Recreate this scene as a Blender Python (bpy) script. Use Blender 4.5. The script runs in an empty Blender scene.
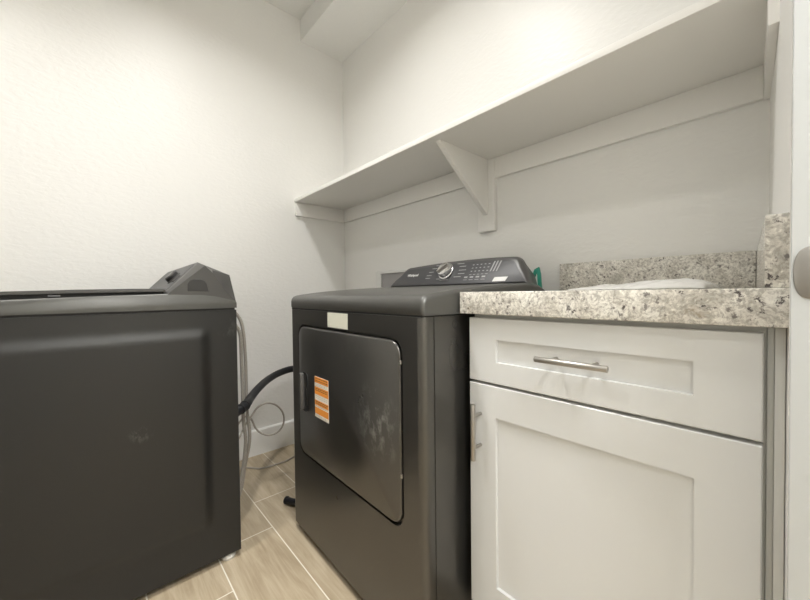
import bpy, bmesh, math, random
from mathutils import Vector, Matrix, noise
random.seed(4)
C = bpy.context.scene.collection
PI = math.pi

# ------------------------------------------------------------ node helpers
class NT:
    def __init__(s, name):
        s.m = bpy.data.materials.new(name); s.m.use_nodes = True
        s.t = s.m.node_tree; s.n = s.t.nodes; s.b = s.n['Principled BSDF']
    def add(s, typ, **kw):
        nd = s.n.new(typ)
        for k, v in kw.items():
            if k in ('ins',):
                for kk, vv in v.items():
                    if hasattr(vv, 'is_output') or isinstance(vv, bpy.types.NodeSocket): s.t.links.new(vv, nd.inputs[kk])
                    else: nd.inputs[kk].default_value = vv
            else: setattr(nd, k, v)
        return nd
    def math(s, op, a, b=0.0, c=None, clamp=False):
        nd = s.n.new('ShaderNodeMath'); nd.operation = op; nd.use_clamp = clamp
        for i, v in enumerate((a, b) if c is None else (a, b, c)):
            if isinstance(v, bpy.types.NodeSocket): s.t.links.new(v, nd.inputs[i])
            else: nd.inputs[i].default_value = v
        return nd.outputs[0]
    def pos(s):
        return s.add('ShaderNodeNewGeometry').outputs['Position']
    def sep(s, v):
        nd = s.add('ShaderNodeSeparateXYZ', ins={0: v}); return nd.outputs
    def vmul(s, v, k):
        nd = s.n.new('ShaderNodeVectorMath'); nd.operation = 'MULTIPLY'
        s.t.links.new(v, nd.inputs[0]); nd.inputs[1].default_value = k; return nd.outputs[0]
    def vadd(s, v, k):
        nd = s.n.new('ShaderNodeVectorMath'); nd.operation = 'ADD'
        s.t.links.new(v, nd.inputs[0])
        if isinstance(k, bpy.types.NodeSocket): s.t.links.new(k, nd.inputs[1])
        else: nd.inputs[1].default_value = k
        return nd.outputs[0]
    def noise(s, v, scale, detail=4, rough=.5, out='Fac', **kw):
        nd = s.add('ShaderNodeTexNoise', ins={'Vector': v, 'Scale': scale, 'Detail': detail, 'Roughness': rough, **kw})
        return nd.outputs[out]
    def ramp(s, f, stops, interp='LINEAR'):
        nd = s.add('ShaderNodeValToRGB', ins={'Fac': f}); cr = nd.color_ramp; cr.interpolation = interp
        while len(cr.elements) < len(stops): cr.elements.new(.5)
        for e, (p, c) in zip(cr.elements, stops):
            e.position = p; e.color = (c, c, c, 1) if not hasattr(c, '__len__') else (*c, 1)
        return nd.outputs['Color']
    def mix(s, f, a, b, mode='MIX'):
        nd = s.n.new('ShaderNodeMix'); nd.data_type = 'RGBA'; nd.blend_type = mode
        for i, v in ((0, f), (6, a), (7, b)):
            if isinstance(v, bpy.types.NodeSocket): s.t.links.new(v, nd.inputs[i])
            elif i == 0: nd.inputs[0].default_value = v
            else: nd.inputs[i].default_value = (*v, 1)
        return nd.outputs[2]
    def bump(s, h, strength=.3, dist=.002, normal=None):
        nd = s.add('ShaderNodeBump', ins={'Height': h, 'Strength': strength, 'Distance': dist})
        if normal: s.t.links.new(normal, nd.inputs['Normal'])
        s.t.links.new(nd.outputs[0], s.b.inputs['Normal']); return nd.outputs[0]
    def set(s, **kw):
        for k, v in kw.items():
            k = k.replace('_', ' ')
            if isinstance(v, bpy.types.NodeSocket): s.t.links.new(v, s.b.inputs[k])
            elif hasattr(v, '__len__') and len(v) == 3: s.b.inputs[k].default_value = (*v, 1)
            else: s.b.inputs[k].default_value = v
        return s.m

def paint(name, col, rough=.5, bump=0, sc=90, spec=.5, trowel=False):
    t = NT(name); p = t.pos()
    n = t.noise(p, 3, 3)
    c = t.mix(t.math('MULTIPLY', n, .10), col, tuple(x * .93 for x in col))
    t.set(Base_Color=c, Roughness=rough); t.b.inputs['Specular IOR Level'].default_value = spec
    if trowel:   # hand-trowelled drywall: flat islands with soft edges, stretched horizontally
        q = t.vmul(p, (1, 1, 2.0))
        w = t.noise(q, 9, 2)
        q2 = t.vadd(q, t.vmul(t.noise(q, 14, 2, out='Color'), (.06, .06, .06)))
        a = t.noise(q2, 34, 3, .45)
        a = t.ramp(a, [(.42, 0), (.60, 1)])
        h = t.math('ADD', t.math('MULTIPLY', a, .75), t.math('MULTIPLY', t.noise(p, 120, 2), .25))
        t.bump(h, bump, .0035)
    elif bump:
        t.bump(t.noise(p, sc, 3), bump, .001)
    return t.m

WALLC = (.79, .785, .76)
M = {}
M['wall'] = paint('wall_paint', WALLC, .42, .13, trowel=True, spec=.5)
M['ceil'] = paint('ceiling_paint', (.76, .76, .74), .6, .15, trowel=True, spec=.3)
M['trimw'] = paint('shelf_paint', (.80, .79, .76), .38, .05, 40)
M['base'] = paint('baseboard_paint', (.82, .82, .80), .35, .03, 40)
M['jamb'] = paint('door_frame_paint', (.56, .58, .585), .35, .05, 30)
M['cab'] = paint('cabinet_lacquer', (.64, .645, .635), .28, .03, 25)
M['frame'] = paint('cabinet_frame_paint', (.62, .62, .59), .4, .03, 25)

def mat_floor():
    t = NT('wood_look_tile'); p = t.pos(); x, y, z = t.sep(p)
    W, L = .2026, .914
    v = t.math('DIVIDE', t.math('ADD', y, .5775), W)
    row = t.math('FLOOR', v); fv = t.math('FRACT', v)
    off = t.math('ADD', t.math('MULTIPLY', t.math('ADD', row, 1), -.213), t.math('MULTIPLY', t.math('GREATER_THAN', row, -.5), .56))        # joint shift from row to row
    u = t.math('DIVIDE', t.math('SUBTRACT', x, t.math('ADD', off, .47)), L)
    colr = t.math('FLOOR', u); fu = t.math('FRACT', u)
    dv = t.math('MULTIPLY', t.math('MINIMUM', fv, t.math('SUBTRACT', 1, fv)), W)
    du = t.math('MULTIPLY', t.math('MINIMUM', fu, t.math('SUBTRACT', 1, fu)), L)
    d = t.math('MINIMUM', dv, du)
    g = t.ramp(t.math('MULTIPLY', d, 100), [(.14, 1), (.24, 0)])    # grout 3 mm
    idv = t.math('ADD', t.math('MULTIPLY', row, 7.13), t.math('MULTIPLY', colr, 3.71))
    cmb = t.add('ShaderNodeCombineXYZ', ins={0: t.math('MULTIPLY', idv, 1.7), 1: idv, 2: 0.0}).outputs[0]
    q = t.vmul(t.vadd(p, cmb), (1.0, 7.0, 1.0))
    n1 = t.noise(q, 3.2, 6, .6, Distortion=1.2)
    n2 = t.noise(t.vmul(q, (1, 4, 1)), 5, 5, .65)
    f = t.math('ADD', t.math('MULTIPLY', n1, .65), t.math('MULTIPLY', n2, .35))
    c = t.ramp(f, [(.30, (.275, .212, .135)), (.48, (.405, .33, .225)), (.66, (.52, .44, .325))])
    wn = t.add('ShaderNodeTexWhiteNoise', noise_dimensions='1D', ins={'W': idv}).outputs['Value']
    c = t.mix(t.math('MULTIPLY', wn, .30), c, (.31, .255, .18))
    c = t.mix(g, c, (.72, .68, .58))
    r = t.mix(g, t.ramp(n2, [(0, .26), (1, .42)]), (.7, .7, .7))
    t.set(Base_Color=c, Roughness=r)
    h = t.math('SUBTRACT', t.math('MULTIPLY', n2, .15), g)
    t.bump(h, .35, .0012)
    return t.m
M['floor'] = mat_floor()

def mat_granite():
    t = NT('beige_granite'); p = t.pos()
    wv = t.vadd(p, t.vmul(t.noise(p, 30, 3, out='Color'), (.03, .03, .03)))
    n1 = t.noise(wv, 26, 6, .65); n2 = t.noise(wv, 170, 5, .7); n3 = t.noise(wv, 9, 3)
    c = t.ramp(n1, [(.33, (.44, .42, .37)), (.47, (.64, .61, .55)), (.62, (.78, .76, .70))])
    c = t.mix(t.ramp(n2, [(.47, 0), (.58, .70)]), c, (.30, .28, .245))
    c = t.mix(t.ramp(n2, [(.34, .85), (.42, 0)]), c, (.86, .84, .76))
    rg = t.math('MULTIPLY', t.math('SUBTRACT', t.noise(p, 330, 3, .7), .5), 1.3)
    vo = t.add('ShaderNodeTexVoronoi', ins={'Vector': wv, 'Scale': 110.0, 'Randomness': 1.0})
    pick = t.math('GREATER_THAN', t.math('FRACT', t.math('MULTIPLY', t.sep(vo.outputs['Color'])[0], 7.3)), .84)
    spots = t.math('MULTIPLY', t.ramp(t.math('ADD', vo.outputs['Distance'], rg), [(.26, 1), (.40, 0)]), pick)
    c = t.mix(t.math('MULTIPLY', spots, .75), c, (.12, .105, .10))
    v2 = t.add('ShaderNodeTexVoronoi', ins={'Vector': wv, 'Scale': 78.0, 'Randomness': 1.0})
    clus = t.ramp(n3, [(.47, 0), (.56, 1)])
    pk = t.math('GREATER_THAN', t.sep(v2.outputs['Color'])[1], .62)
    sp2 = t.math('MULTIPLY', t.math('MULTIPLY', t.ramp(t.math('ADD', v2.outputs['Distance'], rg), [(.17, 1), (.30, 0)]), pk), clus)
    c = t.mix(t.math('MULTIPLY', sp2, .9), c, (.055, .045, .045))
    br = t.ramp(t.noise(t.vadd(p, (3.1, .4, 0)), 13, 4, .6), [(.66, 0), (.74, .7)])
    c = t.mix(br, c, (.26, .19, .11))
    t.set(Base_Color=c, Roughness=.16)
    return t.m
M['granite'] = mat_granite()

def mat_appliance(name, col, metal, rough, smudges=(), coat=0.0):
    t = NT(name); p = t.pos()
    fn = t.noise(p, 900, 2)
    c = t.mix(t.math('MULTIPLY', fn, .25), col, tuple(x * 1.5 for x in col))
    r = t.math('ADD', rough - .05, t.math('MULTIPLY', t.noise(p, 5, 4), .10))
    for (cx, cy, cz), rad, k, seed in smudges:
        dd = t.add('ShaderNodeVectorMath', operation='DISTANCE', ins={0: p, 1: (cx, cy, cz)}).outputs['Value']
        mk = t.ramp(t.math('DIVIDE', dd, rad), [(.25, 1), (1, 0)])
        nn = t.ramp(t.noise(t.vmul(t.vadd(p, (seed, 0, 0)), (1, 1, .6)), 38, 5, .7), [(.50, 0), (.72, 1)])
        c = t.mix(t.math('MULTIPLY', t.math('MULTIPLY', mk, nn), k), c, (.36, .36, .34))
    t.set(Base_Color=c, Roughness=r, Metallic=metal)
    if coat: t.b.inputs['Coat Weight'].default_value = coat; t.b.inputs['Coat Roughness'].default_value = .25
    t.bump(fn, .04, .0004)
    return t.m
DK = (.120, .116, .108)
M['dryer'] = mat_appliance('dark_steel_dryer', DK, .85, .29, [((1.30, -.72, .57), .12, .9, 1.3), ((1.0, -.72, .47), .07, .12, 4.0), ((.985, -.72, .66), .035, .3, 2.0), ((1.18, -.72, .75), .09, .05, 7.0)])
M['washer'] = mat_appliance('dark_steel_washer', (.043, .043, .042), .70, .38, [((.755, -1.19, .51), .035, .45, 3.3), ((.755, -.95, .80), .04, .25, 5.0)])
M['top'] = mat_appliance('dark_enamel_top', (.085, .084, .078), .35, .36)
M['plast'] = mat_appliance('dark_grey_plastic', (.075, .073, .07), .10, .38)
M['panel'] = mat_appliance('console_face', (.045, .045, .047), .0, .42)
def simple(name, col, rough=.5, metal=0, **kw):
    t = NT(name); p = t.pos()
    c = t.mix(t.math('MULTIPLY', t.noise(p, 60, 3), .3), col, tuple(x * .8 for x in col))
    t.set(Base_Color=c, Roughness=rough, Metallic=metal)
    for k, v in kw.items(): t.b.inputs[k.replace('_', ' ')].default_value = v
    return t.m
M['black'] = simple('black_gap', (.012, .012, .012), .6)
M['rubber'] = simple('black_rubber', (.012, .0125, .015), .5, Specular_IOR_Level=.3)
M['nickel'] = simple('brushed_nickel', (.44, .42, .39), .36, 1.0)
M['strike'] = simple('satin_nickel_plate', (.36, .345, .32), .38, .9)
M['plug'] = simple('dark_plug', (.035, .034, .033), .5)
M['chrome'] = simple('chrome', (.75, .75, .76), .15, 1.0)
M['white'] = simple('white_plastic', (.75, .75, .73), .4)
M['offwhite'] = simple('cream_sticker', (.70, .70, .60), .5)
M['ink'] = simple('light_print', (.33, .33, .33), .5)
M['inkd'] = simple('dark_print', (.20, .09, .03), .5)
M['inkg'] = simple('grey_print', (.50, .46, .40), .5)
M['orange'] = simple('orange_print', (.80, .30, .05), .5)
M['label'] = simple('label_paper', (.80, .75, .68), .5)
M['teal'] = simple('teal_green_film', (.03, .24, .17), .35)
M['valve'] = simple('grey_box_inside', (.36, .35, .35), .5)
M['brass'] = simple('brass', (.55, .42, .2), .35, 1.0)
M['cable'] = simple('grey_cable', (.36, .33, .285), .45)
M['cord'] = simple('clear_tape', (.55, .52, .46), .4)
M['footw'] = simple('pale_foot', (.62, .60, .55), .4)
M['lens'] = NT('lamp_lens').set(Base_Color=(.9, .9, .9), Emission_Color=(1, .95, .87), Emission_Strength=8.0)
def mat_braid():
    t = NT('braided_grey_hose'); p = t.pos()
    w = t.add('ShaderNodeTexWave', wave_type='BANDS', bands_direction='DIAGONAL', ins={'Vector': p, 'Scale': 110.0, 'Distortion': 1.0}).outputs['Fac']
    c = t.ramp(w, [(0, (.22, .20, .17)), (1, (.46, .43, .38))])
    t.set(Base_Color=c, Roughness=.4); t.bump(w, .5, .001); return t.m
M['braid'] = mat_braid()
def mat_film():
    t = NT('clear_white_film'); p = t.pos()
    t.set(Base_Color=(.86, .85, .82), Roughness=.22)
    t.b.inputs['Transmission Weight'].default_value = .25
    t.b.inputs['IOR'].default_value = 1.2
    t.bump(t.noise(p, 45, 4), .4, .004); return t.m
M['film'] = mat_film()

# ------------------------------------------------------------ mesh helpers
def obj(name, bm, mat, parent=None, smooth=35):
    """link a bmesh written in world coordinates as one mesh object"""
    me = bpy.data.meshes.new(name)
    if parent is not None: bmesh.ops.translate(bm, verts=bm.verts, vec=-base_of(parent))
    bmesh.ops.recalc_face_normals(bm, faces=bm.faces)
    bm.to_mesh(me); bm.free()
    mats = mat if isinstance(mat, (list, tuple)) else [mat]
    for m in mats: me.materials.append(m)
    if smooth:
        me.shade_smooth(); me.set_sharp_from_angle(angle=math.radians(smooth))
    o = bpy.data.objects.new(name, me); C.objects.link(o)
    if parent is not None: o.parent = parent
    return o
def base_of(o):
    v = Vector(o.location)
    while o.parent: o = o.parent; v += Vector(o.location)
    return v
def thing(name, label, cat, loc, group=None):
    o = bpy.data.objects.new(name, None); C.objects.link(o); o.location = loc
    o.empty_display_size = .1
    return tag(o, label, cat, group)
def tag(o, label, cat, group=None):
    o['label'] = label; o['category'] = cat
    if group: o['group'] = group
    return o
def struct(name, bm, mat, **k):
    o = obj(name, bm, mat, **k); o['kind'] = 'structure'; return o
def box(bm, x0, x1, y0, y1, z0, z1, bev=0, seg=2):
    r = bmesh.ops.create_cube(bm, size=1); vs = r['verts']
    for v in vs: v.co = Vector(((x0 + x1) / 2 + v.co.x * (x1 - x0), (y0 + y1) / 2 + v.co.y * (y1 - y0), (z0 + z1) / 2 + v.co.z * (z1 - z0)))
    if bev:
        es = {e for v in vs for e in v.link_edges}
        bmesh.ops.bevel(bm, geom=list(es), offset=bev, segments=seg, affect='EDGES', profile=.5)
    return bm
def bx(*a, **k): return box(bmesh.new(), *a, **k)
def prism(bm, poly, axis, a, b, bev=0):
    """poly: 2-D outline in the two other axes, extruded from a to b along axis"""
    def co(p, t):
        return {'x': (t, p[0], p[1]), 'y': (p[0], t, p[1]), 'z': (p[0], p[1], t)}[axis]
    A = [bm.verts.new(co(p, a)) for p in poly]; B = [bm.verts.new(co(p, b)) for p in poly]
    n = len(poly); fs = [bm.faces.new(A), bm.faces.new(B)]
    for i in range(n): fs.append(bm.faces.new((A[i], A[(i + 1) % n], B[(i + 1) % n], B[i])))
    if bev:
        es = {e for f in fs[:2] for e in f.edges}
        bmesh.ops.bevel(bm, geom=list(es), offset=bev, segments=3, affect='EDGES', profile=.5)
    return bm
def rrect(cx, cz, w, h, r, n=6):
    out = []
    for sx, sz, a0 in ((1, 1, 0), (-1, 1, 90), (-1, -1, 180), (1, -1, 270)):
        for i in range(n + 1):
            a = math.radians(a0 + 90 * i / n)
            out.append((cx + sx * (w / 2 - r) + r * math.cos(a), cz + sz * (h / 2 - r) + r * math.sin(a)))
    return out
def loft(bm, loops, cap0=False, cap1=False, close=True):
    V = [[bm.verts.new(p) for p in l] for l in loops]
    for a, b in zip(V, V[1:]):
        n = len(a)
        for i in range(n if close else n - 1):
            bm.faces.new((a[i], a[(i + 1) % n], b[(i + 1) % n], b[i]))
    if cap0: bm.faces.new(V[0])
    if cap1: bm.faces.new(V[-1])
    return V
def catmull(pts, k=8):
    P = [Vector(p) for p in pts]; P = [P[0] * 2 - P[1]] + P + [P[-1] * 2 - P[-2]]; out = []
    for i in range(1, len(P) - 2):
        for j in range(k):
            t = j / k; a, b, c, d = P[i - 1:i + 3]
            out.append(.5 * ((2 * b) + (c - a) * t + (2 * a - 5 * b + 4 * c - d) * t * t + (3 * b - a - 3 * c + d) * t ** 3))
    out.append(P[-2]); return out
def tube(bm, pts, r, n=12, smooth=8, ridged=0):
    P = catmull(pts, smooth) if smooth else [Vector(p) for p in pts]
    rings = []; up = Vector((0, 0, 1)); last = None
    for i, p in enumerate(P):
        t = (P[min(i + 1, len(P) - 1)] - P[max(i - 1, 0)]).normalized()
        if last is None:
            last = t.orthogonal().normalized()
        last = (last - t * last.dot(t)).normalized(); bt = t.cross(last)
        rr = (r[min(i, len(r) - 1)] if hasattr(r, '__len__') else r) * (1 + (ridged if i % 2 else 0))
        rings.append([p + (last * math.cos(2 * PI * k / n) + bt * math.sin(2 * PI * k / n)) * rr for k in range(n)])
    loft(bm, rings, True, True); return bm
def cyl(bm, p0, p1, r, n=24, bev=0):
    p0, p1 = Vector(p0), Vector(p1); d = (p1 - p0); L = d.length; d.normalize()
    if bev: return lathe(bm, p0, d, [(0, 0.0001), (0, r - bev), (bev * .3, r - bev * .3), (bev, r), (L - bev, r), (L - bev * .3, r - bev * .3), (L, r - bev), (L, .0001)], n)
    return lathe(bm, p0, d, [(0, .0001), (0, r), (L, r), (L, .0001)], n)
def lathe(bm, p0, d, prof, n=24):
    p0, d = Vector(p0), Vector(d).normalized(); a = d.orthogonal().normalized(); b = d.cross(a)
    loft(bm, [[p0 + d * h + (a * math.cos(2 * PI * k / n) + b * math.sin(2 * PI * k / n)) * r for k in range(n)] for h, r in prof], True, True)
    return bm
def shaker(x0, x1, y, z0, z1, rail, stile, th=.019, dep=.007):
    """frame-and-panel front facing -y, front plane at y"""
    bm = bmesh.new()
    def L(ax, bx_, az, bz, yy): return [(ax, yy, az), (bx_, yy, az), (bx_, yy, bz), (ax, yy, bz)]
    e = .0015; s = .003
    ix0, ix1, iz0, iz1 = x0 + stile, x1 - stile, z0 + rail, z1 - rail
    loops = [L(x0, x1, z0, z1, y + th), L(x0, x1, z0, z1, y + e), L(x0 + e, x1 - e, z0 + e, z1 - e, y),
             L(ix0, ix1, iz0, iz1, y), L(ix0 + .0008, ix1 - .0008, iz0 + .0008, iz1 - .0008, y + dep)]
    loft(bm, loops, True, True); return bm

# ------------------------------------------------------------ room
WX0, WK = 2.003, .061           # the right wall is slightly out of square
def wx(y): return min(WX0 + WK * abs(y), 2.0402)
YJ, YD = -.69, -1.55            # doorway in the right wall, jamb to jamb
H, YF, XH = 2.614, -2.35, 3.35
struct('floor', bx(-.1, XH + .1, YF - .1, .1, -.05, 0), M['floor'])
struct('ceiling', bx(-.1, XH + .1, YF - .1, .1, H, H + .05), M['ceil'])
struct('wall_left', bx(-.1, 0, YF, 0, 0, H), M['wall'])
struct('wall_back', bx(-.1, 2.16, 0, .1, 0, H), M['wall'])
struct('wall_front', bx(-.1, XH, YF - .1, YF, 0, H), M['wall'])
struct('wall_hall', bx(XH, XH + .1, YF, .1, 0, H), M['wall'])
struct('wall_hall.001', bx(2.16, XH, 0, .1, 0, H), M['wall'])
bm = bmesh.new()
prism(bm, [(wx(0), 0), (2.0402, -.61), (2.0402, YJ), (2.158, YJ), (2.158, 0)], 'z', 0, H)
prism(bm, [(wx(YJ), YJ), (2.0416, YD), (2.158, YD), (2.158, YJ)], 'z', 2.06, H)
box(bm, 2.0416, 2.158, YF, YD, 0, H)
struct('wall_right', bm, M['wall'])
bm = bmesh.new(); prism(bm, [(0, 2.483), (-.30, 2.483), (-.30, H), (0, H)], 'x', 0, 2.02, )
struct('wall_soffit', bm, M['ceil'])
def baseb(p0, p1, name):
    bm = bmesh.new(); x0, y0, x1, y1 = *p0, *p1
    if abs(x1 - x0) < abs(y1 - y0):
        s = 1
        prism(bm, [(x0, 0), (x0 + .013, 0), (x0 + .013, .138), (x0 + .007, .146), (x0, .146)], 'y', y0, y1)
    else:
        prism(bm, [(y0, 0), (y0 - .013, 0), (y0 - .013, .138), (y0 - .007, .146), (y0, .146)], 'x', x0, x1)
    struct(name, bm, M['base'])
baseb((0, YF), (0, -.0), 'baseboard_left')
baseb((.013, 0), (1.50, 0), 'baseboard_back')
# doorway: jamb lining faces into the opening, with its strike plate
bm = bmesh.new(); box(bm, 2.041, 2.158, YJ - .016, YJ, 0, 2.06, .0015)
box(bm, 2.041, 2.158, YD, YD + .016, 0, 2.06, .0015); box(bm, 2.041, 2.158, YD + .016, YJ - .016, 2.044, 2.06)
dr = struct('door_1', bm, M['jamb'])
yp = YJ - .016
bm = bmesh.new()
zc, hh = .9325, .0285
out = []
for i in range(25):                                    # curved lip towards the room, straight at the hall side
    a = PI / 2 + PI * i / 24
    sx = math.copysign(abs(math.cos(a)) ** .75, math.cos(a)); sz = math.copysign(abs(math.sin(a)) ** .9, math.sin(a))
    out.append((2.0565 + .0140 * sx, zc + hh * sz))
out += [(2.084, zc - hh), (2.084, zc + hh)]
n = len(out)
loft(bm, [[(x, yp, z) for x, z in out], [(x, yp - .0016, z) for x, z in out],
          [(x + (.0008 if x < 2.06 else 0), yp - .0022, zc + (z - zc) * .975) for x, z in out]], True, True)
sp = obj('strike_plate', bm, M['strike'], dr); sp['label'] = 'satin nickel plate with a curved lip'

# ------------------------------------------------------------ wall shelf
ZS, YS = 1.4814, -.359
sh = thing('wall_shelf', 'long white painted wall shelf above the dryer and the granite counter', 'shelf', (1.0, 0, ZS))
bm = bmesh.new(); prism(bm, [(0, -.0), (0, YS), (wx(YS), YS), (wx(0), 0)], 'z', ZS, ZS + .020, .002)
obj('shelf_board', bm, M['trimw'], sh)
ZC = ZS - .0835
obj('cleat', bx(0, .018, YS + .004, 0, ZC, ZS, .0015), M['trimw'], sh)
obj('cleat', bx(.018, wx(0) - .0108, -.018, 0, ZC, ZS, .0015), M['trimw'], sh)
bm = bmesh.new(); prism(bm, [(wx(0) - .0115, 0), (wx(YS) - .015, YS + .004), (wx(YS), YS + .004), (wx(0), 0)], 'z', ZC, ZS, .001)
obj('cleat', bm, M['trimw'], sh)
br = obj('bracket', bx(1.120, 1.204, -.021, 0, 1.178, ZS - .0, .0015), M['trimw'], sh)
bm = bmesh.new(); prism(bm, [(-.021, ZS), (-.322, ZS), (-.322, ZS - .008), (-.033, 1.249), (-.021, 1.249)], 'x', 1.154, 1.174, .0012)
obj('gusset', bm, M['trimw'], br)

# ------------------------------------------------------------ dryer
DX0, DX1, DYF, DYB = .741, 1.486, -.7213, -.150
dz0, dz1 = .030, .8585
dry = thing('clothes_dryer', 'dark grey front-loading dryer with orange striped label on its door, beside the white cabinet', 'dryer', ((DX0 + DX1) / 2, -.40, 0))
R = .019
def plan(zz, x0=DX0, x1=DX1, yf=DYF, yb=DYB, r=R, k=8):
    L = []
    for i in range(k + 1):
        a = math.radians(-90 + 90 * i / k); L.append((x1 - r + r * math.cos(a), yf + r + r * math.sin(a), zz))
    L += [(x1, yf + .034, zz), (x1 - .0025, yf + .035, zz), (x1 - .0025, yf + .0375, zz), (x1, yf + .0385, zz), (x1, yb, zz), (x0, yb, zz),
          (x0, yf + .0385, zz), (x0 + .0025, yf + .0375, zz), (x0 + .0025, yf + .035, zz), (x0, yf + .034, zz)]
    for i in range(k + 1):
        a = math.radians(180 + 90 * i / k); L.append((x0 + r + r * math.cos(a), yf + r + r * math.sin(a), zz))
    return L
bm = bmesh.new()
V = loft(bm, [plan(dz0), plan(dz1)], close=False)
# front plate with an opening for the door
dcx, dcz, dw, dh = (.814 + 1.409) / 2, (.326 + .802) / 2, 1.409 - .812, .802 - .326
inn = rrect(dcx, dcz, dw + .006, dh + .006, .045)
outr = []
fx0, fx1 = DX0 + R, DX1 - R
corners = [(fx1, dz1), (fx0, dz1), (fx0, dz0), (fx1, dz0)]
for q in range(4):
    for i in range(7):
        sx, sz = inn[q * 7 + i]; cx, cz = corners[q]
        tt = i / 6
        # first half of a corner's points runs along one side, second along the other
        if i == 3: outr.append((cx, cz))
        elif (i < 3) == (q in (0, 2)): outr.append((cx, sz))
        else: outr.append((sx, cz))
loft(bm, [[(x, DYF, z) for x, z in outr], [(x, DYF, z) for x, z in inn], [(x, DYF + .012, z) for x, z in inn]], False, True)
bm.faces.new([bm.verts.new(p) for p in plan(dz1)]); bm.faces.new([bm.verts.new(p) for p in plan(dz0)])
bmesh.ops.remove_doubles(bm, verts=bm.verts, dist=.00005)
body = obj('body', bm, M['dryer'], dry, smooth=40)
# door
bm = bmesh.new()
d0 = rrect(dcx, dcz, dw - .010, dh - .010, .040); d1 = rrect(dcx, dcz, dw - .012, dh - .012, .039); d2 = rrect(dcx, dcz, dw - .020, dh - .020, .035)
yo = DYF - .004
# pull recess is not cut out: a black plate on the door's left stands for its shade
loft(bm, [[(x, DYF + .010, z) for x, z in d0], [(x, yo + .004, z) for x, z in d0], [(x, yo + .0025, z) for x, z in d1], [(x, yo, z) for x, z in d2]], True, True)
door = obj('door', bm, M['dryer'], dry, smooth=50)
bm = bmesh.new()
h0 = rrect(.872, .562, .050, .142, .022); h1 = rrect(.872, .562, .044, .136, .019)
loft(bm, [[(x, yo - .0005, z) for x, z in h0], [(x, yo - .003, z) for x, z in h0], [(x, yo - .003, z) for x, z in h1], [(x, yo - .0006, z) for x, z in h1]], True, True)
hd = obj('door_handle', bm, M['black'], door)
bm = bmesh.new()
hp = rrect(.856, .562, .020, .134, .008)
loft(bm, [[(x, yo - .0006, z) for x, z in hp], [(x, yo - .012, z) for x, z in hp], [(.856 + (x - .856) * .8, yo - .015, .562 + (z - .562) * .97) for x, z in hp]], True, True)
obj('grip', bm, M['plast'], hd)
for zz in (.462, .745):
    obj('hinge_screw', cyl(bmesh.new(), (1.4075, DYF - .001, zz - .004), (1.4075, DYF - .001, zz + .004), .0035, 12), M['nickel'], door)
# orange and white label with rows of print
lb = obj('door_label', bx(.9485, 1.045, yo - .0006, yo, .493, .633), M['label'], door); lb['label'] = 'orange and white striped energy label'
bm = bmesh.new()
for z0_, z1_ in ((.612, .632), (.572, .598), (.535, .552), (.505, .527)): box(bm, .9495, 1.044, yo - .0009, yo - .0006, z0_, z1_)
obj('label_stripe', bm, M['orange'], lb, smooth=0)
for z in (.627, .619, .592, .586, .547, .541, .607, .602, .566, .560, .532, .501, .497):
    bm = bmesh.new(); x = .955; dark = z in (.627, .619, .592, .586, .547, .541)
    while x < 1.035:                                   # a line of print, its words too small to read
        w = random.uniform(.004, .014); box(bm, x, min(x + w, 1.040), yo - .0012, yo - .0009, z - (.0012 if dark else .0008), z + (.0014 if dark else .0009)); x += w + .003
    obj('label_text', bm, M['inkd'] if dark else M['inkg'], lb, smooth=0)
stk = obj('sticker', bx(1.039, 1.162, DYF - .0006, DYF, .808, .8555), M['offwhite'], dry); stk['label'] = 'blank cream sticker under the dryer top'
# top: profile rises slowly towards the console
prof = [(-.7165, .862), (-.7215, .868), (-.7215, .889), (-.7185, .899), (-.712, .9065), (-.700, .911), (-.68, .9140), (-.64, .9190), (-.60, .9235), (-.54, .9285), (-.48, .9325), (-.40, .9375), (-.30, .9425), (-.24, .9445), (-.19, .940), (DYB, .925), (DYB, .862)]
def proftop(bm, prof, x0, x1, r, zb):
    """extrude the side profile across x, rounding its ends down at both sides"""
    loops = []
    for k in range(9):
        a = PI / 2 * k / 8; loops.append((x0 + r - r * math.cos(a), r - r * math.sin(a)))
    for k in range(9):
        a = PI / 2 * (8 - k) / 8; loops.append((x1 - r + r * math.cos(a), r - r * math.sin(a)))
    loft(bm, [[(x, y + (d if i in (1, 2, 3, 4, 5) else (d * .3 if i == 0 else 0)) * .8, max(z - d, zb) if z > zb + .03 else z) for i, (y, z) in enumerate(prof)] for x, d in loops], True, True)
    return bm
obj('top_panel', proftop(bmesh.new(), prof, DX0 - .001, DX1 + .001, .013, .862), M['top'], dry, smooth=50)
obj('top_seam_shade', bx(DX0 + .004, DX1 - .004, DYF + .004, DYB, .8582, .8628), M['black'], dry, smooth=0)  # black strip, paints the shade in the seam between body and top
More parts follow.
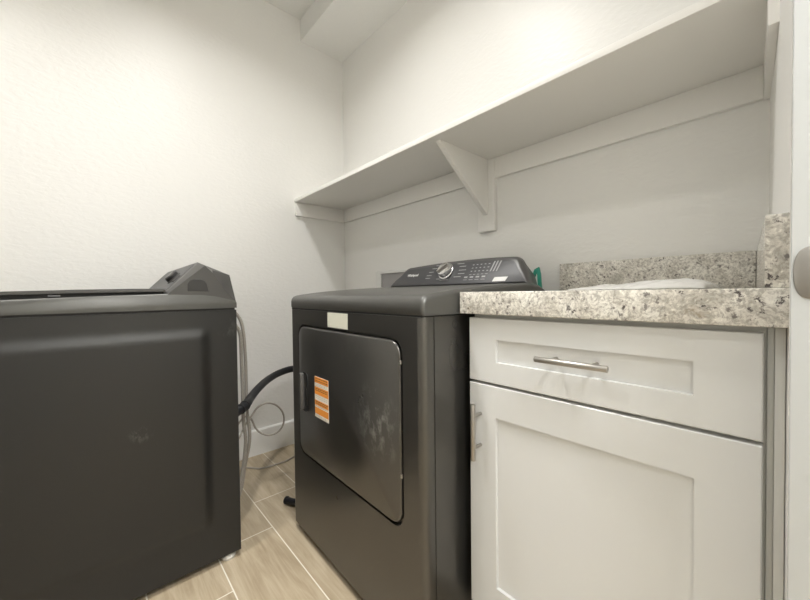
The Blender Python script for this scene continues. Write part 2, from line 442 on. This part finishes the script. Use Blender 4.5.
# console: slanted face with rounded upper corners
def cons_loop(y0, y1, ins, zlow=.940, n=10, yt=0):
    """outline in x-z; y interpolates with height between y0 (foot) and y1 (crest)"""
    xl0, xr0, xl1, xr1, zt = .762 + ins, 1.478 - ins, .815 + ins, 1.420 - ins, 1.044 - ins
    P = [(xl0, zlow)]
    def arc(cx, cz, r, a0, a1, m):
        return [(cx + r * math.cos(math.radians(a0 + (a1 - a0) * i / m)), cz + r * math.sin(math.radians(a0 + (a1 - a0) * i / m))) for i in range(m + 1)]
    P += [(xl0 + .020, .975)]
    P += arc(xl1 + .045, zt - .060, .048, 155, 96, n)
    for i in range(1, 8):
        u = i / 8; x = xl1 + .045 + (xr1 - .03 - xl1 - .045) * u; P.append((x, zt - .012 + .009 * u + .007 * math.sin(PI * u)))
    P += arc(xr1 - .035, zt - .053, .048, 85, 25, n)
    P += [(xr0 - .022, .972), (xr0, zlow)]
    return [(x, y0 + (y1 - y0) * (z - zlow) / (1.05 - zlow), z) for x, z in P]
con = None
bm = bmesh.new()
loft(bm, [cons_loop(-.244, -.186, .006), cons_loop(-.240, -.180, .0), cons_loop(-.20, -.165, -.001, .925), cons_loop(-.153, -.153, .006, .90)], True, True)
con = obj('console', bm, M['plast'], dry, smooth=50)
bm = bmesh.new()
a = cons_loop(-.2445, -.1865, .010, .948); loft(bm, [[(x, y, z) for x, y, z in a], [(x, y - .0014, z) for x, y, z in cons_loop(-.2445, -.1865, .013, .949)]], False, True)
obj('console_face', bm, M['panel'], con, smooth=50)
def fp(x, z, o=0):                                    # point on the slanted console face
    y = -.2445 + .058 * (z - .949) / .101 - .0018
    nrm = Vector((0, -.101, .058)).normalized()
    return Vector((x, y, z)) + nrm * o
FN = Vector((0, -.101, .058)).normalized(); FU = Vector((0, .058, .101)).normalized()
kn = obj('knob', lathe(bmesh.new(), fp(1.104, 1.000), FN, [(0, .001), (0, .036), (.006, .036), (.008, .032), (.024, .030), (.027, .028), (.028, .02), (.028, .001)], 40), M['chrome'], con)
bm = bmesh.new()
c0 = fp(1.104, 1.000, .030)
RX = Vector((1, 0, 0))
dv = (RX * .75 + FU * .66).normalized(); pv = FN.cross(dv)
pts = [c0 + dv * a_ + pv * b_ for a_, b_ in ((-.026, -.005), (.026, -.005), (.026, .005), (-.026, .005))]
loft(bm, [pts, [p + FN * .006 - pv * (.002 * (1 if i > 1 else -1)) for i, p in enumerate(pts)]], True, True)
loft(bm, [[p - FN * .003 for p in pts], pts], True, False)
obj('knob_ridge', bm, M['nickel'], kn)
def mark(bm, x, z, w, h):
    P = [fp(x + sx * w / 2, z, .0003) + FU * sz * h / 2 for sx, sz in ((-1, -1), (1, -1), (1, 1), (-1, 1))]
    bm.faces.new([bm.verts.new(p) for p in P])
def marks(name, L):
    bm = bmesh.new()
    for m_ in L: mark(bm, *m_)
    obj(name, bm, M['ink'], con, smooth=0)
marks('cycle_markings', [(xl + .024 - .004 * i, z, .028, .0030) for i, (xl, z) in enumerate(((1.020, 1.030), (1.008, 1.018), (1.000, 1.003), (.998, .989), (1.000, .977)))])
marks('cycle_markings', [(xl + .040, z, .036 - .003 * (i % 2), .0030) for i, (xl, z) in enumerate(((1.125, 1.030), (1.140, 1.018), (1.145, 1.003), (1.145, .989), (1.130, .977)))])
marks('cycle_markings', [(1.070, .972, .02, .003), (1.105, .967, .045, .0028)])
marks('setting_markings', [(1.232 + c * .018, 1.020 - r_ * .0125, .0075 if r_ != 3 else .012, .0035 if r_ != 3 else .0022) for c in range(5) for r_ in range(4)])
bm = bmesh.new()
for k in range(3):
    P = [fp(1.322 + k * .013, 1.028, .0003), fp(1.328 + k * .013, 1.028, .0003), fp(1.321 + k * .013, .990, .0003), fp(1.315 + k * .013, .990, .0003)]
    bm.faces.new([bm.verts.new(p) for p in P])
obj('display', bm, M['ink'], con, smooth=0)
marks('button_markings', [(1.215 + k * .027, .973, .016, .0065) for k in range(4)] + [(1.215 + k * .027, .963, .018, .002) for k in range(4)])
def text(body, size, loc, rx, ux, mat, parent, name):
    cu = bpy.data.curves.new(name, 'FONT'); cu.body = body; cu.size = size; cu.extrude = .0002; cu.offset = .0003
    tmp = bpy.data.objects.new('tmp', cu); C.objects.link(tmp); bpy.context.view_layer.update()
    me = bpy.data.meshes.new_from_object(tmp.evaluated_get(bpy.context.evaluated_depsgraph_get()))
    bpy.data.objects.remove(tmp); bpy.data.curves.remove(cu)
    rx, ux = Vector(rx), Vector(ux); nz = rx.cross(ux)
    m = Matrix((rx, ux, nz)).transposed().to_4x4(); m.translation = Vector(loc) - base_of(parent)
    me.transform(m); me.materials.append(mat); me.name = name
    o = bpy.data.objects.new(name, me); C.objects.link(o); o.parent = parent; return o
text('Whirlpool', .017, fp(.868, .990, .0003), (1, 0, 0), FU, M['white'], con, 'logo_text')
bm = bmesh.new(); P = [fp(1.340, .953, .0006), fp(1.393, .953, .0006), fp(1.399, .968, .0006), fp(1.346, .968, .0006)]
bm.faces.new([bm.verts.new(p) for p in P]); s2 = obj('sticker', bm, M['white'], con, smooth=0); s2['label'] = 'small white sticker on the console'
for x in (DX0 + .05, DX1 - .05):
    for y in (DYF + .05, DYB - .05):
        obj('foot', lathe(bmesh.new(), (x, y, 0), (0, 0, 1), [(0, .001), (0, .020), (.010, .022), (.014, .012), (.031, .012), (.031, .001)], 20), M['black'], dry)
dry.rotation_euler = (0, 0, math.radians(-1.0))

# ------------------------------------------------------------ washer
WXA, WXB, WYF, WYB = .055, .755, -1.60, -.918
was = thing('washing_machine', 'dark grey top-loading washer pulled away from the corner, in front on the left', 'washing machine', ((WXA + WXB) / 2, -1.26, 0))
bm = bmesh.new()
# near side panel: pressed-in field with soft borders, as a displaced grid
NY, NZ = 90, 96
def sstep(t): t = max(0, min(1, t)); return t * t * (3 - 2 * t)
def wside(y, z):
    ey = min(-1.000 - y, y + 1.525); ez = min(.812 - z, z - .135)
    m = sstep(ey / .030) * sstep(ez / .040)
    ridge = math.exp(-((y + 1.006) / .010) ** 2) * sstep((.75 - z) / .07) * sstep((z - .16) / .1) * .0
    return WXB + .0085 * m
gz = [.022 + (.8645 - .022) * i / NZ for i in range(NZ + 1)]; gy = [WYB + (WYF - WYB) * i / NY for i in range(NY + 1)]
V = [[bm.verts.new((wside(y, z), y, z)) for y in gy] for z in gz]
for i in range(NZ):
    for j in range(NY): bm.faces.new((V[i][j], V[i][j + 1], V[i + 1][j + 1], V[i + 1][j]))
# remaining sides
def quad(bm, *P): bm.faces.new([bm.verts.new(p) for p in P])
z0, z1 = gz[0], gz[-1]
quad(bm, (WXB, WYB, z0), (WXB, WYB, z1), (WXA, WYB, z1), (WXA, WYB, z0)); quad(bm, (WXB, WYF, z0), (WXB, WYF, z1), (WXA, WYF, z1), (WXA, WYF, z0))
quad(bm, (WXA, WYF, z0), (WXA, WYB, z0), (WXA, WYB, z1), (WXA, WYF, z1)); quad(bm, (WXA, WYF, z1), (WXA, WYB, z1), (WXB, WYB, z1), (WXB, WYF, z1))
quad(bm, (WXA, WYF, z0), (WXA, WYB, z0), (WXB, WYB, z0), (WXB, WYF, z0))
bmesh.ops.remove_doubles(bm, verts=bm.verts, dist=.00005)
obj('body', bm, M['washer'], was, smooth=60)
obj('top_seam_shade', bx(WXA + .005, WXB - .004, WYF + .004, WYB - .004, .8645, .8715), M['black'], was, smooth=0)  # black filler for the shaded seam below the washer top
prof = [(-.920, .8712), (-.917, .8745), (-.917, .892), (-.921, .8975), (-.950, .9055), (-.985, .9145), (-1.02, .9185), (-1.115, .9215), (-1.25, .9175), (-1.40, .9115), (-1.47, .9085), (-1.56, .901), (-1.59, .893), (-1.604, .880), (-1.604, .873), (-1.600, .8712)]
bm = bmesh.new()
loft(bm, [[(x, y * 1.0, .8712 + max(0, z - .8712 - d)) for y, z in prof] for x, d in ((WXA - .001, .004), (WXA + .002, .001), (WXA + .005, 0), (WXB - .005, 0), (WXB - .001, .001), (WXB + .002, .004))], True, True)
obj('top_panel', bm, M['top'], was, smooth=50)
# lid sits over the opening; a black block paints the shade in the gap under it
obj('lid_gap_shade', prism(bmesh.new(), [(-1.122, .912), (-1.122, .9275), (-1.30, .9255), (-1.45, .922), (-1.57, .917), (-1.57, .89)], 'x', .085, .728), M['black'], was, smooth=0)
bm = bmesh.new()
lt = [(-1.118, .9275), (-1.118, .9350), (-1.125, .9375), (-1.20, .9370), (-1.32, .9345), (-1.45, .9300), (-1.55, .9245), (-1.578, .918), (-1.578, .914), (-1.45, .9215), (-1.30, .9255)]
prism(bm, lt, 'x', .078, .738, .0015); lid = obj('lid', bm, M['plast'], was, smooth=50)
obj('lid_bumper', bx(.733, .742, -1.375, -1.352, .9165, .9190, .0005), M['ink'], lid)
# console
def cl(x, P): return [(x, y, z) for y, z in P]
A = [(-1.118, .915), (-1.112, .924), (-1.012, 1.013), (-.990, .990), (-.945, .9215), (-.919, .893), (-.93, .890)]
B = [(-1.124, .915), (-1.116, .926), (-1.024, 1.022), (-.985, 1.000), (-.932, .985), (-.916, .905), (-.925, .890)]
B2 = [(-1.126, .915), (-1.117, .927), (-1.025, 1.0262), (-1.010, 1.020), (-.930, .982), (-.914, .905), (-.925, .890)]
bm = bmesh.new()
loft(bm, [cl(WXA + .002, A), cl(WXA + .022, B), cl(WXA + .04, B2), cl(WXB - .040, B2), cl(WXB - .022, B), cl(WXB + .001, A)], True, True)
wc = obj('console', bm, M['plast'], was, smooth=28)
nf = Vector((0, -.0955, .083)).normalized()            # outward from the slanted face
nf = Vector((0, -.0992, .092)).normalized()
fpt = lambda x, t, o=0: Vector((x, -1.117 + .092 * t, .927 + .0992 * t)) + nf * o
fu = Vector((0, .092, .0992)).normalized()
bm = bmesh.new()
P = [fpt(.10, .08, .0012), fpt(.70, .08, .0012), fpt(.70, .93, .0012), fpt(.10, .93, .0012)]
loft(bm, [[p - nf * .002 for p in P], P], False, True); obj('console_face', bm, M['panel'], wc, smooth=0)
wk = obj('knob', lathe(bmesh.new(), fpt(.575, .50, .001), nf, [(0, .001), (0, .027), (.003, .027), (.004, .023), (.017, .021), (.019, .019), (.019, .001)], 32), M['plast'], wc)
obj('knob_side', lathe(bmesh.new(), fpt(.575, .50, .0050), nf, [(0, .001), (0, .0232), (.010, .0222), (.010, .001)], 32), M['black'], wk)
for k in range(2):
    bm = bmesh.new(); q = rrect(0, 0, .014, .03, .004, 3)
    loft(bm, [[fpt(.635 + k * .03 + a_, .45 + b_ / .135, .001) for a_, b_ in q], [fpt(.635 + k * .03 + a_, .45 + b_ / .135, .004) for a_, b_ in q]], False, True)
    obj('button', bm, M['plast'], wc)
# plug on the console's end cap
bm = bmesh.new()
q = [(-1.062, .929), (-1.062, .952), (-1.056, .963), (-1.046, .968), (-1.024, .968), (-1.014, .963), (-1.007, .952), (-1.002, .929)]
loft(bm, [[(WXB + .0006, y, z) for y, z in q], [(WXB + .0022, -1.034 + (y + 1.034) * .95, .946 + (z - .946) * .95) for y, z in q]], True, True)
pg = obj('end_plug', bm, M['plug'], wc); pg['label'] = 'dark plug in the console end'
for x in (WXA + .05, WXB - .022):
    for y in (WYF + .05, WYB - .035):
        obj('foot', lathe(bmesh.new(), (x, y, 0), (0, 0, 1), [(0, .001), (0, .021), (.009, .023), (.014, .014), (.024, .014), (.024, .001)], 24), M['footw'], was)

# ------------------------------------------------------------ base cabinet
CX0, CX1, CYF = 1.5075, 2.0165, -.592
cab = thing('base_cabinet', 'white shaker base cabinet with one drawer and one door under the granite counter', 'cabinet', (1.76, -.30, 0))
bm = bmesh.new()
box(bm, 1.510, 2.003, -.555, -.01, .10, .862); box(bm, 1.53, 2.0, -.50, -.02, 0, .10)
obj('body', bm, M['frame'], cab, smooth=0)
bm = bmesh.new()                                     # face frame, four members joined
box(bm, 1.5095, 1.545, -.572, -.553, .10, .8625, .0008); box(bm, 1.985, 2.0192, -.572, -.553, .10, .8625, .0008)
box(bm, 1.545, 1.985, -.572, -.553, .835, .8625); box(bm, 1.545, 1.985, -.572, -.553, .68, .715); box(bm, 1.545, 1.985, -.572, -.553, .10, .15)
obj('face_frame', bm, M['frame'], cab, smooth=0)
fl = obj('filler_strip', bx(2.0196, 2.0268, -.576, -.553, .0, .8625, .0008), M['frame'], cab)
obj('filler_strip', bx(2.0271, 2.0375, -.580, -.553, .0, .8625, .0008), M['frame'], cab)
drw = obj('drawer', shaker(CX0, CX1, CYF, .7005, .8535, .0500, .0760), M['cab'], cab, smooth=25)
cdo = obj('door', shaker(CX0, CX1, CYF, .140, .6940, .0740, .0745), M['cab'], cab, smooth=25)
def pull(c, axis, parent):
    c = Vector(c); d = Vector((1, 0, 0)) if axis == 'x' else Vector((0, 0, 1)); bm = bmesh.new()
    cyl(bm, c - d * .067, c + d * .067, .006, 24, .0008)
    for s in (-1, 1): cyl(bm, c + d * s * .038 + Vector((0, .0, 0)), c + d * s * .038 + Vector((0, .0335, 0)), .0042, 16)
    o = obj('handle', bm, M['nickel'], parent, smooth=40); o['label'] = 'brushed nickel bar handle'; return o
pull((1.7625, CYF - .031, .7785), 'x', drw)
pull((1.540, CYF - .031, .583), 'z', cdo)

# ------------------------------------------------------------ granite counter
CT, CB = .9165, .8632
cnt = thing('granite_countertop', 'speckled beige granite countertop with low splashes on top of the white cabinet', 'countertop', (1.76, -.3, CB))
bm = bmesh.new(); prism(bm, [(1.492, 0), (1.492, -.6085), (wx(-.6085), -.6085), (wx(0), 0)], 'z', CB, CT, .002)
obj('slab', bm, M['granite'], cnt)
bm = bmesh.new(); prism(bm, [(1.478, 0), (1.478, -.020), (wx(0) - .022, -.020), (wx(0) - .022, 0)], 'z', CT, 1.0155, .0015)
obj('backsplash', bm, M['granite'], cnt)
bm = bmesh.new(); prism(bm, [(wx(0) - .022, 0), (wx(-.605) - .0225, -.605), (wx(-.605), -.605), (wx(0), 0)], 'z', CT, 1.0155, .0015)
obj('side_splash', bm, M['granite'], cnt)

# crumpled clear plastic sheet lying on the counter
bm = bmesh.new(); NX, NYY = 60, 34
def film_h(u, v):
    e = min(u, 1 - u, v, 1 - v)
    pr = [(0, .004), (.10, .0065), (.19, .0105), (.22, .013), (.26, .0095), (.45, .0145), (.7, .019), (.84, .021), (.94, .0165), (.985, .010), (1, .001)]
    for (a, ha), (b, hb) in zip(pr, pr[1:]):
        if a <= u <= b: h = ha + (hb - ha) * (u - a) / (b - a); break
    h *= math.sin(PI * min(1, max(0, v))) ** .6
    h += .0035 * abs(noise.noise(Vector((u * 9, v * 6, 1.7)))) * sstep(e / .08) + .0022 * abs(noise.noise(Vector((u * 21, v * 13, 4))))
    return h
V = []
for i in range(NX + 1):
    row = []
    for j in range(NYY + 1):
        u, v = i / NX, j / NYY
        wob = .010 * noise.noise(Vector((u * 4, v * 4, 9)))
        row.append(bm.verts.new((1.665 + .262 * u + wob + .012 * v, -.40 + .17 * v + wob + .02 * math.sin(u * 7), CT + .0012 + film_h(u, v))))
    V.append(row)
for i in range(NX):
    for j in range(NYY): bm.faces.new((V[i][j], V[i + 1][j], V[i + 1][j + 1], V[i][j + 1]))
o = obj('plastic_sheet', bm, M['film'], smooth=180)
sm = o.modifiers.new('thickness', 'SOLIDIFY'); sm.thickness = .0006; sm.offset = 1
tag(o, 'crumpled translucent white plastic sheet lying on the granite counter', 'plastic sheet')

# ------------------------------------------------------------ things behind the machines
# recessed supply box in the back wall
ob = thing('washer_outlet_box', 'white framed recessed supply box low on the wall behind the dryer console', 'outlet box', (.50, 0, .93))
bm = bmesh.new()
o1 = rrect(.525, .950, .345, .200, .006, 3); o2 = rrect(.525, .950, .335, .190, .005, 3); i1 = rrect(.545, .947, .270, .172, .003, 3)
loft(bm, [[(x, 0, z) for x, z in o1], [(x, -.010, z) for x, z in o2], [(x, -.012, z) for x, z in i1], [(x, -.001, z) for x, z in i1]], True, False)
obj('frame', bm, M['white'], ob)
obj('box_back', bx(.410, .680, -.0022, -.0006, .861, 1.033), M['valve'], ob)
# teal piece behind the console's right end
bm = bmesh.new()
pts = [(1.37, -.155, 1.005), (1.392, -.155, 1.010), (1.420, -.155, .996), (1.447, -.155, .965), (1.477, -.155, .920), (1.49, -.155, .0)]
Pc = catmull(pts, 6)
loft(bm, [[(p.x - .0, p.y, p.z), (p.x, p.y + .006, p.z - .003), (p.x - .012, p.y + .006, p.z - .010), (p.x - .012, p.y, p.z - .006)] for p in Pc], True, True)
tag(obj('green_film', bm, M['teal'], smooth=40), 'teal green film showing behind the right end of the dryer console', 'film')
# black drain hose
bm = bmesh.new()
bh = [(.640, -.900, .466), (.588, -.842, .4755), (.507, -.80, .474), (.400, -.73, .482), (.281, -.64, .487), (.211, -.55, .496), (.185, -.46, .499), (.175, -.38, .470), (.19, -.28, .40), (.24, -.15, .36)]
tube(bm, bh, .0175, 16, 10)
hs = tag(obj('drain_hose', bm, M['rubber'], smooth=60), 'thick black hose arching from the washer towards the dryer', 'hose')
bm = bmesh.new(); Q = catmull(bh, 10)
for k in (5, 9):
    d_ = (Q[k + 1] - Q[k]).normalized(); cyl(bm, Q[k] - d_ * .004, Q[k] + d_ * .004, .0205, 20, .001)
obj('hose_clamp', bm, M['black'], hs)
# two pale braided hoses hanging behind the washer
bm = bmesh.new(); tube(bm, [(.45, -.905, .84), (.45, -.860, .850), (.45, -.832, .835), (.45, -.809, .785), (.45, -.799, .675), (.45, -.797, .543), (.46, -.799, .414), (.47, -.793, .327), (.47, -.796, .262), (.45, -.808, .171), (.45, -.825, .080), (.45, -.850, .022), (.44, -.90, .012)], .0070, 12, 8)
tag(obj('supply_hose', bm, M['braid'], smooth=60), 'pale grey braided hose hanging outermost behind the washer', 'hose', 'supply hoses behind the washer')
bm = bmesh.new(); tube(bm, [(.5, -.905, .80), (.5, -.87, .81), (.5, -.850, .79), (.5, -.832, .748), (.5, -.829, .642), (.5, -.827, .515), (.5, -.826, .387), (.5, -.819, .3), (.5, -.829, .197), (.5, -.845, .117), (.5, -.87, .05), (.5, -.90, .012)], .0070, 12, 8)
tag(obj('supply_hose', bm, M['braid'], smooth=60), 'second braided hose, tucked between washer back and the outermost grey hose', 'hose', 'supply hoses behind the washer')
# thin grey cord: a loop, then down across the floor
bm = bmesh.new()
cd = [(.52, -.88, .29), (.50, -.841, .323), (.45, -.801, .35), (.42, -.765, .372), (.417, -.746, .394), (.415, -.724, .407), (.412, -.697, .41), (.41, -.668, .401), (.407, -.642, .381), (.405, -.622, .353), (.403, -.612, .322), (.40, -.613, .291), (.398, -.626, .266), (.395, -.647, .251), (.393, -.674, .248), (.39, -.701, .257), (.388, -.725, .276), (.385, -.742, .302), (.383, -.752, .331), (.385, -.768, .355), (.40, -.80, .36), (.42, -.85, .30), (.40, -.87, .16), (.30, -.84, .07), (.18, -.77, .028), (.125, -.722, .008), (.150, -.690, .0055), (.194, -.648, .0055), (.205, -.557, .0055), (.188, -.476, .0055), (.14, -.38, .0055), (.12, -.25, .0055)]
tube(bm, cd, .0042, 10, 6)
tag(obj('power_cord', bm, M['cable'], smooth=60), 'thin grey cord looped beside the washer and trailing across the floor', 'cord')
# short black pipe end lying by the dryer
bm = bmesh.new()
tube(bm, [(.572, -.6785, .0162), (.61, -.660, .0162), (.66, -.628, .0155), (.71, -.600, .0150)], .0140, 18, 6)
pe = tag(obj('pipe_end', bm, M['rubber'], smooth=60), 'short black pipe end lying on the tiles beside the lower left corner of the dryer', 'pipe')
bm = bmesh.new(); dd = (Vector((.61, -.660, 0)) - Vector((.572, -.6785, 0))).normalized()
cyl(bm, Vector((.5705, -.6792, .0162)), Vector((.5705, -.6792, .0162)) + dd * .010, .0160, 22, .001)
obj('cuff', bm, M['rubber'], pe)

# ------------------------------------------------------------ lamps
LX, LY = 1.02, -.95
def lamp(x, y, label, power, col, size, spread=180, zz=H):
    t = thing('ceiling_light', label, 'ceiling light', (x, y, zz))
    obj('trim_ring', lathe(bmesh.new(), (x, y, zz), (0, 0, -1), [(0, .06), (0, .098), (.004, .098), (.007, .094), (.007, .084), (.003, .080), (.003, .06)], 40), M['white'], t)
    obj('lens', lathe(bmesh.new(), (x, y, zz), (0, 0, -1), [(0, .001), (0, .082), (.003, .082), (.003, .001)], 40), M['lens'], t)
    l = bpy.data.lights.new('lamp_light', 'AREA'); l.shape = 'DISK'; l.size = size; l.energy = power; l.spread = math.radians(spread); l.color = col
    lo = bpy.data.objects.new('lamp_light', l); C.objects.link(lo); lo.location = (0, 0, -.012); lo.parent = t
lamp(LX, LY, 'round recessed light in the laundry room ceiling nearer the shelf wall', 11, (1, .985, .965), .15, 148)
lamp(1.0, -1.75, 'round recessed light in the laundry room ceiling farther from the shelf wall', 7.0, (1, .985, .965), .18, 130)
lamp(2.85, -1.10, 'added unseen fill light in the hall ceiling outside the doorway', 40, (1, .99, .975), .55)  # unseen lamp added in the hall to fill the room through the doorway

w = bpy.data.worlds.new('room_air'); bpy.context.scene.world = w; w.use_nodes = True
w.node_tree.nodes['Background'].inputs[0].default_value = (1, .98, .95, 1); w.node_tree.nodes['Background'].inputs[1].default_value = .3

# ------------------------------------------------------------ camera
F, yaw, pitch, roll = 346.04, .7318, -.0192, -.0109
f = Vector((-math.cos(yaw) * math.cos(pitch), math.sin(yaw) * math.cos(pitch), math.sin(pitch)))
r = f.cross(Vector((0, 0, 1))).normalized(); u = r.cross(f)
r2 = r * math.cos(roll) + u * math.sin(roll); u2 = -r * math.sin(roll) + u * math.cos(roll)
cam = bpy.data.cameras.new('camera'); co = bpy.data.objects.new('camera', cam); C.objects.link(co)
m = Matrix((r2, u2, -f)).transposed().to_4x4(); m.translation = (2.0408, -1.2847, .9147); co.matrix_world = m
cam.sensor_width = 36; cam.lens = 36 * F / 810; cam.clip_start = .02
bpy.context.scene.camera = co
sc = bpy.context.scene
sc.view_settings.view_transform = 'Standard'; sc.view_settings.look = 'None'; sc.view_settings.gamma = 1
sc.view_settings.exposure = 0.45
sc.cycles.diffuse_bounces = 8; sc.cycles.max_bounces = 12; sc.cycles.use_denoising = True
